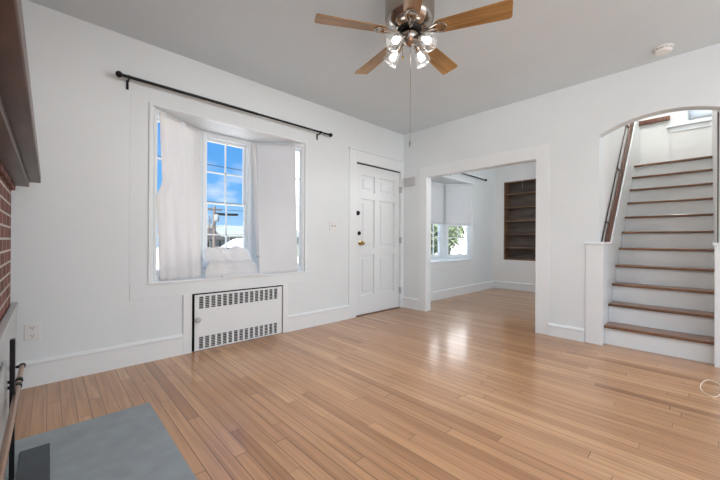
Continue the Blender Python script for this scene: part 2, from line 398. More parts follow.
# dividing wall: wide cased opening, stair arch
OX0, OX1, OZ = -2.784, -1.298, 1.955
AXL, AXR, ASP, AAP = -.724, .185, 2.080, 2.200
m = MB()
def fr(mb, x0, x1, z0, z1): mb.box(x0, x1, YB, YB+TB, z0, z1)
fr(m, XA, OX0, 0, H); fr(m, OX0, OX1, OZ, H); fr(m, OX1, AXL, 0, H); fr(m, AXR, XR, 0, H)
n = 28; pts = []
c_, hw = (AXL+AXR)/2, (AXR-AXL)/2; rise = AAP-ASP; rad = (hw*hw+rise*rise)/(2*rise)
for i in range(n+1):
    x = AXL+(AXR-AXL)*i/n; pts.append((x, AAP-rad+math.sqrt(rad*rad-(x-c_)**2)))
m.prism(pts+[(AXR, H), (AXL, H)], 1, YB, YB+TB)
struct('wall_back', m, WALL)
# second room
SHX = (-2.99, -2.18, .628, 2.295)
m = MB(); holed_wall(m, 1, YD, .12, XA, -.80, 0, H, [SHX]); struct('wall_dining', m, WALL2)
# stairwell shell
m = MB()
m.box(-.80, AXL, YB+TB, 6.9, 0, 5.0)
struct('wall_stair_left', m, WALL2)
m = MB(); m.box(STX1, STX1+.12, YB+TB, 6.9, 0, 5.0); struct('wall_stair_right', m, WALL2)
YS = 6.75; SW = (-.185, .50, 2.775, 4.2)
m = MB(); holed_wall(m, 1, YS, .12, -2.0, 1.2, 2.0, 5.0, [SW]); struct('wall_landing', m, WALL2)
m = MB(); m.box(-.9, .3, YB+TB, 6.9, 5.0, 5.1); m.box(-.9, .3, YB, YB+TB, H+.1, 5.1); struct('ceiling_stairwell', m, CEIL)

# ------------------------------------------------------------------ bay shells and windows
def frame_at(p0, p1):
    d = Vector((p1[0]-p0[0], p1[1]-p0[1], 0)); L = d.length
    return Matrix.Translation((p0[0], p0[1], 0)) @ Matrix.Rotation(math.atan2(d.y, d.x), 4, 'Z'), L
def sash_window(name, M, x0, x1, z0, z1, rows=2, cols=2, casing=.026):
    """double-hung window in the local sheet y=0 (room side); y>0 is outside"""
    w_ = setting(name, M @ Vector(((x0+x1)/2, 0, z0)))
    f = MB(M)
    f.box(x0-casing, x0, -.012, 0.0, z0-.02, z1+casing); f.box(x1, x1+casing, -.012, 0.0, z0-.02, z1+casing); f.box(x0, x1, -.012, 0.0, z1, z1+casing)
    f.box(x0, x0+.012, 0, .08, z0, z1); f.box(x1-.012, x1, 0, .08, z0, z1); f.box(x0+.012, x1-.012, 0, .08, z1-.015, z1); f.box(x0+.012, x1-.012, 0, .09, z0, z0+.02)
    build('window_frame', f, TRIM, w_, bevel=.002)
    zm = (z0+z1)/2+.01
    for (a, b, yy) in ((zm-.008, z1-.016, .050), (z0+.021, zm+.008, .022)):
        s = MB(M); X0, X1 = x0+.014, x1-.014; st = .020
        s.box(X0, X0+st, yy, yy+.026, a, b); s.box(X1-st, X1, yy, yy+.026, a, b)
        up = yy > .04; ra, rb = (.016, .024) if up else (.032, .016)
        s.box(X0+st, X1-st, yy, yy+.026, a, a+ra); s.box(X0+st, X1-st, yy, yy+.026, b-rb, b)
        for k in range(1, cols):
            xx = X0+st+(X1-X0-2*st)*k/cols; s.box(xx-.007, xx+.007, yy+.004, yy+.022, a+ra, b-rb)
        for k in range(1, rows):
            zz = a+ra+(b-a-ra-rb)*k/rows; s.box(X0+st, X1-st, yy+.004, yy+.022, zz-.007, zz+.007)
        so_ = build('sash', s, TRIM, w_)
        g = MB(M); g.box(X0+st-.004, X1-st+.004, yy+.011, yy+.014, a+ra-.004, b-rb+.004); build('pane', g, GLASS, so_)
def bay(names, wall_name, y_off, hole, letters):
    y0, y1, zs, zc = hole; xi = XA-.378; ya, yb = 1.135+y_off, 1.690+y_off
    P = [(XA-.0, y0), (xi, ya), (xi, yb), (XA-.0, y1)]
    sh = MB()
    # ceiling, sill board and the skirt below, all round the polygon
    poly = [(XA-.003, y0-.02), (xi-.085, ya-.035), (xi-.085, yb+.035), (XA-.003, y1+.02)]
    sh.prism(poly, 2, zc-.004, zc+.12); sh.prism(poly, 2, zs-.12, zs+.003)
    wins = []
    for k in range(3):
        M, L = frame_at(P[k], P[k+1])
        x0, x1 = (.045, L-.045) if k == 1 else ((.070, L-.09) if k == 0 else (.09, L-.050))
        z0, z1 = zs+.04, zc-.045
        for (a, b, c, d) in ((-.02 if k else 0, x0, zs, zc), (x1, L+(.02 if k < 2 else 0), zs, zc), (x0, x1, z1, zc), (x0, x1, zs, z0)):
            sub = MB(M); sub.bm.free(); sub.bm = sh.bm; sub.box(a, b, 0, .085, c, d)
        wins.append((names[k], M, x0, x1, z0, z1))
    struct(wall_name, sh, WALL)
    for wv in wins: sash_window(*wv)
bay(('window_1', 'window_2', 'window_3'), 'wall_bay', 0, BAY1, '')
bay(('window_4', 'window_5', 'window_6'), 'wall_dining_bay', DY, BAY2, '')
# landing window
M = Matrix.Translation((0, YS, 0)); sash_window('window_7', M, SW[0], SW[1], SW[2], SW[3], 2, 2, .085)
m = MB(); m.box(-.40, .7, YS-.045, YS, 2.735, 2.757); m.box(-.37, .7, YS-.014, YS, 2.66, 2.735); struct('trim_7', m, TRIM, bevel=.003)

# ------------------------------------------------------------------ trim and baseboards
def baseboard(mb, axis, pos, sgn, u0, u1, h, t=.016):
    prof = [(0, 0), (t, 0), (t, h-.032), (t+.006, h-.028), (t+.006, h-.018), (t*.55, h-.004), (t*.3, h), (0, h)]
    if axis == 0: mb.prism([(pos+sgn*p, q) for p, q in prof], 1, u0, u1)     # plane x=pos
    else: mb.prism([(pos+sgn*p, q) for p, q in prof], 0, u0, u1)
m = MB(); baseboard(m, 0, XA, 1, YF, .873, .183); baseboard(m, 0, XA, 1, 1.935, 2.84, .183); struct('baseboard_left', m, TRIM)
m = MB(); m.box(XA, XA+.017, .873, .945, 0, .527); m.box(XA, XA+.017, 1.872, 1.935, 0, .527)
struct('trim_2', m, TRIM, bevel=.002)
m = MB(); baseboard(m, 1, YB, -1, XA+.012, -2.895, .165); baseboard(m, 1, YB, -1, -1.17, -.842, .135); baseboard(m, 1, YB, -1, .2, XR, .135); struct('baseboard_back', m, TRIM)
m = MB(); baseboard(m, 0, XA, 1, YB+TB, YD, .16); struct('baseboard_dining_left', m, TRIM)
m = MB(); baseboard(m, 1, YD, -1, XA+.02, -.80, .16); struct('baseboard_dining', m, TRIM)
# casing boards round the bay
m = MB()
m.box(XA, XA+.0016, .475, .612, .655, 2.27); m.box(XA, XA+.0016, 2.175, 2.33, .655, 2.27); m.box(XA, XA+.0016, .612, 2.175, 2.152, 2.27)
m.box(XA, XA+.007, .480, 2.335, .527, .655)
struct('trim_1', m, WALL, bevel=.001)
m = MB()
for (a, b, c, d) in ((.605, .632, .655, 2.165), (2.158, 2.185, .655, 2.165), (.632, 2.158, 2.145, 2.160)): m.box(XA-.05, XA+.013, a, b, c, d)
m.box(XA-.06, XA+.016, .600, 2.19, .642, .6585)
struct('trim_8', m, TRIM, bevel=.003)
m = MB()
for (a, b, c, d) in ((BAY2[0]-.09, BAY2[0], .58, 2.26), (BAY2[1], BAY2[1]+.035, .655, 2.2), (BAY2[0], BAY2[1], 2.165, 2.2), (BAY2[0]-.09, BAY2[1]+.12, .555, .655)): m.box(XA, XA+.012, a, b, c, d)
m.box(XA-.06, XA+.03, BAY2[0]-.05, BAY2[1]+.06, .648, .667)
struct('trim_9', m, TRIM, bevel=.002)
# casing of the entrance door
m = MB()
m.box(XA, XA+.012, 2.842, 2.972, 0, 2.225); m.box(XA, XA+.012, 3.895, YB-.001, 0, 2.225); m.box(XA, XA+.012, 2.972, 3.895, 2.072, 2.225); m.box(XA, XA+.020, 2.83, YB-.001, 2.225, 2.240)
m.box(XA-.13, XA-.085, 2.972, 2.984, 0, 2.07); m.box(XA-.13, XA-.085, 3.884, 3.895, 0, 2.07); m.box(XA-.13, XA-.085, 2.984, 3.884, 2.06, 2.07)
struct('trim_3', m, TRIM, bevel=.003)
# casing of the wide opening
m = MB(); t_ = .004
m.box(OX0-.105, OX0, YB-t_, YB, 0, OZ+.14); m.box(OX1, OX1+.128, YB-t_, YB, 0, OZ+.14); m.box(OX0, OX1, YB-t_, YB, OZ, OZ+.14)
m.box(OX0-.0, OX0+.008, YB-t_, YB+TB+t_, 0, OZ); m.box(OX1-.008, OX1, YB-t_, YB+TB+t_, 0, OZ); m.box(OX0+.008, OX1-.008, YB-t_, YB+TB+t_, OZ-.008, OZ)
struct('trim_4', m, TRIM, bevel=.003)
# low pilasters with caps at both sides of the stair arch
m = MB()
for (a, b) in ((-.832, STX0), (STX1-.012, .20)):
    m.box(a, b, YB-.010, YB+TB, 0, .995); m.box(a-.010, b+(.012 if a < -.5 else .014), YB-.022, YB+TB, .995, 1.018)
m.box(AXL, STX0, YB+TB, 4.40, 0, .995); m.box(AXL, STX0+.012, YB+TB, 4.40, .995, 1.018)
struct('trim_5', m, TRIM, bevel=.004)
m = MB(); m.box(STX1+.004, STX1+.011, YB+TB-.012, YB+TB, 1.018, 2.12); struct('dark_strip', m, BLACKRAIL, bevel=.003)  # narrow dark strip up the front end of the right stair wall

# ------------------------------------------------------------------ staircase
st = thing('staircase', 'white painted staircase with brown oak treads climbing beyond the arch', 'stairs', ((STX0+STX1)/2, YB+.06, 0))
RIS, RUN, Y0, NST = .1915, .197, 4.055, 11
for k in range(NST):
    yk = Y0+RUN*k; z1 = RIS*(k+1)
    r_ = MB(); r_.box(STX0+.0015, STX1-.002, yk, yk+.018, RIS*k, z1-.026); build('riser', r_, TRIM, st)
    t = MB(); t.box(STX0+.001, STX1-.002, yk-.038, yk+(RUN if k < NST-1 else YS-.002-yk), z1-.026, z1); build('tread', t, TREAD, st, bevel=.009, seg=3)
s = MB()
s.prism([(4.402, .3), (4.402, 1.000), (5.98, 2.566), (6.2, 2.775), (6.66, 2.775), (6.66, RIS*10), (Y0+RUN*4, .3)], 0, AXL+.001, STX0-.001)
build('stringer', s, TRIM, st, bevel=.002)

hr = thing('handrail', 'long brown wooden handrail board fixed along the left wall of the stairs', 'handrail', (AXL, 4.16, 1.03))
def slope_box(mb, x0, x1, ya, za, yb, zb, h0, h1):
    mb.prism([(ya+h0, za), (ya+h1, za), (yb+h1, zb), (yb+h0, zb)], 0, x0, x1)
s = MB(); slope_box(s, -.715, -.703, 4.185, 1.022, 5.93, 2.752, 0, .22); build('rail_board', s, RAILW, hr, bevel=.004)
s = MB(); slope_box(s, AXL+.004, AXL+.015, 4.033, 1.022, 5.70, 2.765, -.002, .030); s2 = build('rail', s, BLACKRAIL, hr, bevel=.004)
for q in (.12, .52, .93):
    yy = 4.05+1.60*q; zz = 1.03+1.66*q
    s = MB(); s.tube((AXL+.010, yy, zz), (AXL+.010, yy+.16, zz), .009, seg=8); s.tube((AXL, yy+.014, zz), (AXL+.019, yy+.014, zz), .014, seg=10); build('bracket', s, BLACKRAIL, hr)
lr = thing('handrail', 'short brown rail high on the far landing wall beside the window', 'handrail', (-.55, YS, 2.87))
s = MB(); s.box(-.715, -.36, YS-.05, YS-.012, 2.85, 2.915); build('rail', s, RAILW, lr, bevel=.006)
for x in (-.66, -.42):
    s = MB(); s.box(x-.015, x+.015, YS-.014, YS, 2.86, 2.90); build('bracket', s, BLACKRAIL, lr)

# ------------------------------------------------------------------ entrance door
d = setting('door_1', (XA-.02, (DOOR[0]+DOOR[1])/2, 0))
y0, y1, z0, z1 = DOOR[0]+.003, DOOR[1]-.003, .012, DOOR[3]-.014
cols = [(3.085, 3.350), (3.445, 3.775)]; rws = [(.270, .825), (.920, 1.590), (1.690, 1.915)]
xf = XA-.022
m = MB(); holed_wall(m, 0, xf, -.022, y0, y1, z0, z1, [(a, b, c, e_) for a, b in cols for c, e_ in rws])
m.box(xf-.040, xf-.021, y0, y1, z0, z1)
leaf = build('leaf', m, DOORP, d, bevel=.0025)
for a, b in cols:
    for c, e_ in rws:
        s = MB(); V = []
        i0 = .012; i1 = .045
        s.prism([(a+i1, c+i1), (b-i1, c+i1), (b-i1, e_-i1), (a+i1, e_-i1)], 0, xf-.021, xf-.010)
        build('panel', s, DOORP, leaf, bevel=.010, seg=1)
s = MB(); s.lathe([(0, 0), (.030, .0), (.030, .006), (.012, .010), (.011, .036), (.024, .042), (.030, .056), (.024, .070), (0, .074)], (xf, 3.067, .985), (1, 0, 0), 24)
build('knob', s, BRASS, d, smooth='auto', label='round brass knob')
s = MB(); s.lathe([(0, 0), (.028, 0), (.028, .008), (.022, .014), (0, .016)], (xf, 3.050, 1.120), (1, 0, 0), 24); s.box(xf+.014, xf+.028, 3.043, 3.057, 1.106, 1.134)
build('deadbolt', s, BLACK, d, smooth='auto', label='black deadbolt turn')
s = MB(); s.box(xf, xf+.03, 2.985, 3.03, 1.362, 1.418); s.lathe([(0, 0), (.016, 0), (.018, .02), (0, .024)], (xf+.028, 3.008, 1.39), (1, 0, 0), 16)
build('night_latch', s, BLACK, d, bevel=.004, label='black surface latch')
for zc in (.27, 1.03, 1.795):
    s = MB(); s.tube((XA+.022, 3.893, zc-.048), (XA+.022, 3.893, zc+.048), .0075, seg=10); s.box(XA-.02, XA+.021, 3.887, 3.8945, zc-.045, zc+.045); build('hinge', s, STEEL, d, smooth='auto')
s = MB(); s.box(XA-.04, XA-.008, DOOR[0]+.003, DOOR[1]-.003, DOOR[3]-.012, DOOR[3]-.003); build('gap_shade_strip', s, BLACK, d)  # black strip put in for the shade in the gap over the leaf
s = MB(); s.box(XA-.13, XA+.005, DOOR[0], DOOR[1], 0, .010); build('threshold', s, TREAD, d)

# ------------------------------------------------------------------ radiator cover in the wall
rc = thing('radiator_cover', 'white metal radiator cover with slotted vents under the bay window', 'radiator cover', (XA, 1.41, 0))
s = MB()
a, b, c, e_ = NICHE
for bx in ((XA-.125, XA-.12, a, b, c, e_), (XA-.12, XA-.004, a+.0005, a+.003, c, e_), (XA-.12, XA-.004, b-.003, b-.0005, c, e_), (XA-.12, XA-.004, a+.003, b-.003, e_-.003, e_-.0005), (XA-.12, XA-.004, a+.003, b-.003, c+.0005, c+.003)): s.box(*bx)
build('recess_box', s, HOLE, rc)
py0, py1, pz0, pz1 = .970, 1.862, .006, .514
s = MB(); xp0, xp1 = XA-.006, XA+.008
rows_ = [(.016, .126, .70), (.384, .496, .70)]; ncol = 15; slots = 7
ys0, ys1 = 1.008, 1.822; pitch_ = (ys1-ys0)/ncol
holes = []
for (za, zb, dut) in rows_:
    sh_ = (zb-za)/slots
    for i in range(ncol):
        for j in range(slots):
            holes.append((ys0+i*pitch_, ys0+i*pitch_+pitch_*dut, za+j*sh_+sh_*.10, za+j*sh_+sh_*.90))
us = [py0, py1]; 
holed_wall(s, 0, xp1, -.010, py0, py1, pz0, pz1, holes)
build('panel', s, DOORP, rc)
s = MB(); s.box(XA-.02, xp1-.009, py0+.03, py0+.05, pz0, pz1-.02); s.box(XA-.02, xp1-.009, py1-.05, py1-.03, pz0, pz1-.02); s.box(XA-.02, xp1-.011, py0+.05, py1-.05, pz0, pz0+.008); build('backing_frame', s, HOLE, rc)
s = MB(); s.lathe([(0, 0), (.012, 0), (.012, .014), (.024, .018), (.026, .03), (.018, .038), (0, .040)], (xp1-.001, .993, .290), (1, 0, 0), 16); build('knob', s, GREYP, rc, smooth='auto', label='grey round knob at the left edge')

# ------------------------------------------------------------------ curtain rods
def curtain_rod(label, ya, yb, z, brackets):
    o = thing('curtain_rod', label, 'curtain rod', (XA, (ya+yb)/2, z)); x = XA+.075
    s = MB(); s.tube((x, ya, z), (x, (ya+yb)/2+.1, z), .0125, seg=14); s.tube((x, (ya+yb)/2, z), (x, yb, z), .0105, seg=14); build('rod', s, BLACK, o, smooth='auto')
    for y, sg in ((ya, -1), (yb, 1)):
        s = MB(); s.lathe([(0, 0), (.012, 0), (.013, .012), (.009, .016), (.016, .022), (.024, .036), (.024, .046), (.015, .060), (0, .064)], (x, y, z), (0, sg, 0), 18); build('finial', s, BLACK, o, smooth='auto')
    for y in brackets:
        s = MB(); s.box(XA, XA+.006, y-.009, y+.009, z-.075, z-.005); s.box(XA+.004, x+.004, y-.005, y+.005, z-.022, z-.010); s.tube((x, y-.008, z), (x, y+.008, z), .0145, seg=14); build('bracket', s, BLACK, o)
    return o
curtain_rod('black metal curtain rod spanning above the large bay window and radiator', .432, 2.435, 2.298, (.455, 2.325))
curtain_rod('black curtain rod above the window of the room beyond the wide opening', 4.40, 6.53, 2.290, (4.52, 5.30))

# ------------------------------------------------------------------ cloths and blinds in the bays
def sheet(name, label, cat, top0, top1, bot0, bot1, mat, folds, amp, nu=60, nv=40, bulge=.0, seed=0, flare=0.):
    t0, t1, b0, b1 = map(Vector, (top0, top1, bot0, bot1))
    def fn(u, v):
        p = (t0.lerp(t1, u)).lerp(b0.lerp(b1, u), v)
        f = math.sin(u*folds*2*PI+seed+1.3*math.sin(v*2.2+u*3))*amp*(.25+.75*v) + noise.noise((u*3+seed, v*4, seed))*amp*1.2
        k = max(0., min(1., (v-.40)/.12)); k = k*k*(3-2*k)
        return (p.x+f+flare*.72*k*(1-u), p.y-flare*k*(1-u), p.z-bulge*math.sin(PI*u)*(1-v))
    s = MB(); s.grid(fn, nu, nv)
    o = build(name, s, mat, smooth=True, solid=.0015); return tag(o, label, cat)
sheet('cloth_sheet', 'white folded cloth hung over the left angled window of the large bay', 'curtain',
      (XA-.040, .690, 2.130), (XA-.342, 1.105, 2.135), (XA-.082, .755, .663), (XA-.10, 1.055, .663), SHEER, 4.2, .010, seed=1.0, flare=.055)
sheet('window_blind', 'smooth flat white blind hanging over the right angled window of the large bay', 'blind',
      (XA-.325, 1.715, 2.125), (XA-.060, 2.062, 2.125), (XA-.012, 1.605, .661), (XA-.012, 2.075, .661), SHADE, .6, .003, seed=2.0)
sheet('sheer_curtain', 'white sheer curtain over the window high above the stair landing', 'curtain', (SW[0]+.02, YS+.005, 4.18), (SW[1]-.02, YS+.005, 4.18), (SW[0]+.02, YS+.005, 2.80), (SW[1]-.02, YS+.005, 2.80), THIN, 0, .0, 30, 10)
# strip of sheer beside the blind
sheet('sheer_strip', 'narrow bright sheer strip between centre pane and smooth blind', 'curtain',
      (XA-.345, 1.668, 2.12), (XA-.335, 1.710, 2.12), (XA-.155, 1.650, .83), (XA-.135, 1.690, .83), SHEER, 1.2, .006, 10, 40, seed=3.0)
# bunched cloth on the sill
prof = [(-.340, .920), (-.300, .932), (-.250, .915), (-.215, .840), (-.195, .800), (-.150, .792), (-.120, .775), (-.100, .720), (-.085, .690), (-.045, .668), (-.020, .661)]
def prof_at(v):
    t = v*(len(prof)-1); i = min(int(t), len(prof)-2); f = t-i
    return (prof[i][0]*(1-f)+prof[i+1][0]*f, prof[i][1]*(1-f)+prof[i+1][1]*f)
def heap(u, v):
    x, z = prof_at(v)
    ya = 1.135*(1-v)+1.070*v; yb = 1.610*(1-v)+1.660*v
    edge = min(1, min(u, 1-u)/.09)
    k = .663 if x > -.345 else z
    z2 = k+(z-k)*(.55+.45*math.sqrt(edge))
    f = noise.noise((u*4.2, v*3.1, 4.7))*.026 + abs(noise.noise((u*5-v*5, v*4+u*2, 1.2)))*.012
    fold = .034*math.exp(-((u-.25-.5*v)/.05)**2)*math.sin(PI*min(1, v*1.6))
    return (XA+x+f*.5, ya+(yb-ya)*u, max(.6615, z2+(f+fold)*min(1, (z-.66)*9)))
s = MB(); s.grid(heap, 70, 70)
tag(build('draped_cloth', s, SHEER, smooth=True, solid=.001), 'rumpled white cloth heaped on the sill below the centre window pane', 'cloth')
s = MB(); s.box(XA-.015, XA+.026, 1.215, 1.630, .6585, .6725)
tag(build('loose_board', s, TRIM, bevel=.002), 'thin white board lying on the front edge of the bay sill', 'board')
def blind_on(p0, p1, zt, zb, label):
    M, L = frame_at(p0, p1); o = thing('roller_blind', label, 'blind', M @ Vector((L/2, -.03, zb)), 0)
    s = MB(M); s.grid(lambda u, v: (.03+(L-.06)*u, -.026+.002*math.sin(u*7+v*3), zt-(zt-zb)*v), 16, 20); build('fabric', s, SHADE, o, smooth=True, solid=.001)
    s = MB(M); s.tube((.03, -.026, zt), (L-.03, -.026, zt), .016, seg=12); build('roller', s, TRIM, o, smooth='auto')
    s = MB(M); s.box(.03, L-.03, -.032, -.020, zb-.022, zb); build('bottom_bar', s, TRIM, o)
xi = XA-.378
Pd = [(XA, BAY2[0]), (xi, 1.135+DY), (xi, 1.690+DY), (XA, BAY2[1])]
blind_on(Pd[0], Pd[1], 2.14, 1.36, 'white half-lowered roller blind in the angled bay window hidden by the opening jamb')
blind_on(Pd[1], Pd[2], 2.14, 1.36, 'white half-lowered roller blind beside the opening jamb in the far room')
blind_on(Pd[2], Pd[3], 2.14, 1.34, 'white half-lowered roller blind on the wider angled window in the far room')

# ------------------------------------------------------------------ fireplace
fp = thing('fireplace', 'red brick fireplace with dark wooden mantel and low steel surround at the picture edge', 'fireplace', (-1.75, -.33, 0))
XE, XN = -2.935, -.56
s = MB(); s.box(XE, -2.55, -.499, -.165, 0, H-.001); s.box(-.95, XN, -.499, -.165, 0, H-.001); s.box(-2.55, -.95, -.499, -.165, .60, H-.001); build('brick_breast', s, BRICK, fp)
s = MB(); s.box(-2.55, -.95, -.499, -.47, 0.02, .60); s.box(-2.55, -.95, -.47, -.20, 0, .02); build('firebox', s, HOLE, fp)
mt = MB(); mt.box(XE-.07, XN+.1, -.30, -.036, 1.384, 1.44); ma = build('mantel_shelf', mt, MANTEL, fp, bevel=.004)
s = MB(); s.box(XE-.035, XN+.06, -.25, -.088, 1.350, 1.384); build('moulding', s, MANTEL, ma, bevel=.003)
s = MB(); s.box(XE-.012, XN+.02, -.20, -.148, 1.318, 1.350); build('brick_corbel', s, BRICK, ma, bevel=.004)
s = MB(); s.box(-2.925, -.9, -.160, -.128, .604, .630); s.box(-2.925, -2.06, -.160, -.136, .022, .604) ; s.box(-2.06, -.9, -.160, -.136, .50, .604); build('surround', s, STEEL, fp, bevel=.004, label='grey painted steel surround')
dr = MB(); dr.box(-2.05, -1.2, -.134, -.122, .04, .50); do_ = build('firebox_door', dr, STEEL, fp, bevel=.003, label='grey firebox door panel')
s = MB(); s.box(-1.995, -1.968, -.112, -.096, .022, .603); build('door_post', s, BLACK, fp, bevel=.003)
s = MB(); s.tube((-2.42, -.092, .372), (-2.18, -.092, .372), .010, seg=14); build('handle', s, COPPER, do_, smooth='auto', label='copper-coloured bar handle')
s = MB(); s.tube((-2.13, -.092, .372), (-1.22, -.092, .372), .010, seg=14); build('handle', s, COPPER, do_, smooth='auto', label='copper-coloured bar handle')
for x in (-2.395, -2.16, -2.08):
    s = MB(); s.tube((x, -.135, .372), (x, -.088, .372), .007, seg=10); s.tube((x-.012, -.092, .372), (x+.012, -.092, .372), .0135, seg=14); build('bracket', s, BLACK, do_, smooth='auto')
s = MB(); s.box(-2.352, -.60, -.160, .458, .0, .020)
hs = tag(build('hearth_slab', s, SLATE, bevel=.004), 'grey-blue bluestone hearth slab set on the wooden floor', 'hearth')
s = MB(); s.box(-2.195, -1.35, -.09, .012, .0202, .0285)
tag(build('iron_plate', s, DARKSLATE, bevel=.002), 'small dark slate-coloured plate lying on the bluestone hearth', 'plate')

# ------------------------------------------------------------------ ceiling fan
FC = Vector((-1.33, 1.70, H)); ZB = 2.37
fan = thing('ceiling_fan', 'five-bladed ceiling fan with oak blades, polished metal body and lit glass shades', 'ceiling fan', FC)
def L3(prof): return [(r, z-H) for r, z in prof]
s = MB(); s.lathe(L3([(0, H), (.155, H), (.160, 2.62), (.160, 2.47), (.150, 2.435), (.120, 2.405), (.090, 2.392), (0, 2.390)]), FC, seg=48); build('motor_housing', s, NICKEL, fan, smooth='auto')
s = MB(); s.lathe(L3([(0, 2.392), (.078, 2.392), (.082, 2.384), (.078, 2.376), (0, 2.376)]), FC, seg=40); build('flywheel', s, BLACK, fan, smooth='auto')
s = MB(); s.lathe(L3([(0, 2.378), (.052, 2.378), (.060, 2.365), (.060, 2.338), (.045, 2.312), (.030, 2.300), (.012, 2.288), (0, 2.284)]), FC, seg=32); build('switch_housing', s, NICKEL, fan, smooth='auto')
PH = math.radians(23.7)
def blade_mats(k):
    a = PH+k*2*PI/5
    return Matrix.Translation((FC.x, FC.y, ZB)) @ Matrix.Rotation(a, 4, 'Z'), Matrix.Rotation(math.radians(-13), 4, 'X')
for k in range(5):
    Mz, Mx = blade_mats(k)
    out = []
    r0, r1, wa, wb = .150, .612, .050, .066
    for i in range(9):
        t = -PI/2+PI*i/8; out.append((r0+.05-.05*math.cos(t), -wa*math.sin(t)*1.0))
    out = [(r0+.05-.05*math.cos(PI/2*(1-2*i/8)), wa*math.sin(PI/2*(1-2*i/8))) for i in range(9)][::-1]     # rounded inner end
    out = [(x, y) for x, y in out]
    for cx_, cy_, sg in ((r1-.02, wb-.02, 1), (r1-.02, -(wb-.02), -1)):
        for i in range(5):
            t = (PI/2*(1-i/4)) if sg > 0 else (-PI/2*i/4)
            out.append((cx_+.02*math.cos(t), cy_+.02*math.sin(t)))
    s = MB(Matrix.Translation(FC)); s.prism(out, 2, 0, .006)
    bl = build('blade', s, BLADE, fan, bevel=.0015)
    bl.location = (0, 0, ZB-H); bl.rotation_euler = (Mz @ Mx).to_euler()
    Mi = Mz @ Mx
    s = MB(Mz @ Mx)
    for sg in (-1, 1):
        s.path([(.085, .006*sg, -.001), (.125, .012*sg, -.006), (.165, .026*sg, -.005), (.195, .034*sg, -.004), (.222, .026*sg, -.004), (.236, 0, -.004)], .0055, 8)
    s.path([(.07, 0, .002), (.12, 0, -.007), (.175, 0, -.006)], .008, 8); s.box(.19, .215, -.03, .03, -.004, .0)
    build('blade_iron', s, NICKEL, fan, smooth='auto')
vd = math.atan2(F.y, F.x)
for k in range(4):
    a = vd+PI/4+k*PI/2; dx, dy = math.cos(a), math.sin(a)
    ax = Vector((dx*.78, dy*.78, -.62)).normalized()
    p0 = Vector((FC.x+dx*.050, FC.y+dy*.050, 2.330)); p1 = p0+Vector((dx*.026, dy*.026, -.012))
    s = MB(); s.path([p0-ax*.02, p0+ax*.01, p1, p1+ax*.02], .010, 10); s.lathe([(0, 0), (.019, 0), (.021, .012), (.021, .034), (.016, .038), (0, .038)], p1, ax, 20)
    arm = build('lamp_arm', s, NICKEL, fan, smooth='auto')
    s = MB(); pr_ = [(.0225, .020), (.029, .036), (.040, .060), (.047, .085), (.050, .108), (.055, .120)]
    s.lathe(pr_, p1, ax, 28, open_=True); build('lamp_shade', s, FANGLASS, arm, smooth=True, solid=.003)
    s = MB(); s.lathe([(0, .036), (.011, .038), (.013, .052), (.021, .070), (.023, .083), (.018, .098), (0, .104)], p1, ax, 18); build('bulb', s, BULB, arm, smooth=True)
    spot('fan_bulb_light', p1+ax*.125, ax+Vector((0, 0, -.6)), .035, 22, (1, .98, .96))
s = MB(); s.tube((FC.x+.01, FC.y, 2.30), (FC.x+.01, FC.y, 1.665), .0017, seg=8); s.lathe([(0, 0), (.005, .002), (.007, .02), (.005, .04), (0, .042)], (FC.x+.01, FC.y, 1.628), seg=12); build('pull_chain', s, NICKEL, fan, smooth='auto')
s = MB(); s.tube((FC.x-.04, FC.y-.02, 2.33), (FC.x-.04, FC.y-.02, 2.235), .0022, seg=8); s.lathe([(0, 0), (.006, .003), (.007, .018), (0, .028)], (FC.x-.04, FC.y-.02, 2.212), seg=12); build('pull_chain', s, BRASS, fan, smooth='auto')

# ------------------------------------------------------------------ ceiling lamp of the second room
cl_ = thing('ceiling_lamp', 'lit round white ceiling lamp with pull cord in the room beyond', 'ceiling lamp', (-2.40, 6.55, H))
s = MB(); s.lathe([(0, 0), (.10, 0), (.10, -.02), (.06, -.035), (0, -.035)], (-2.40, 6.55, H), seg=28); build('base', s, TRIM, cl_, smooth='auto')
s = MB(); s.lathe([(.055, -.035), (.12, -.05), (.135, -.075), (.12, -.105), (.07, -.128), (0, -.135)], (-2.40, 6.55, H), seg=28, open_=True); build('glass_dome', s, DOME, cl_, smooth=True)
s = MB(); s.tube((-2.36, 6.45, H-.03), (-2.36, 6.45, 2.02), .0022, seg=6); build('pull_cord', s, PLASTIC, cl_)
point('fill_light_stairs', (-.33, 5.4, 4.75), .12, 78, (1, .965, .93))  # added unseen light high in the stairwell, no fixture

# ------------------------------------------------------------------ built-in bookcase
bk = thing('bookcase', 'dark brown built-in bookcase with empty shelves in the far wall', 'bookcase', ((SHX[0]+SHX[1])/2, YD, SHX[2]))
x0, x1, z0, z1 = SHX; e1 = .001; D = .20
s = MB(); s.box(x0+e1, x0+.024, YD+.0, YD+D, z0+e1, z1-e1); s.box(x1-.024, x1-e1, YD, YD+D, z0+e1, z1-e1); s.box(x0+.024, x1-.024, YD, YD+D, z1-.024, z1-e1); s.box(x0+.024, x1-.024, YD, YD+D, z0+e1, z0+.026)
build('case_frame', s, SHELFW, bk, bevel=.002)
s = MB(); s.box(x0+.024, x1-.024, YD+D-.012, YD+D, z0+.026, z1-.024); build('back_panel', s, SHELFB, bk)
for zz in (.885, 1.172, 1.455, 1.742, 2.028):
    s = MB(); s.box(x0+.0245, x1-.0245, YD+.004, YD+D-.0125, zz-.011, zz+.011); build('shelf', s, SHELFW, bk, bevel=.002)

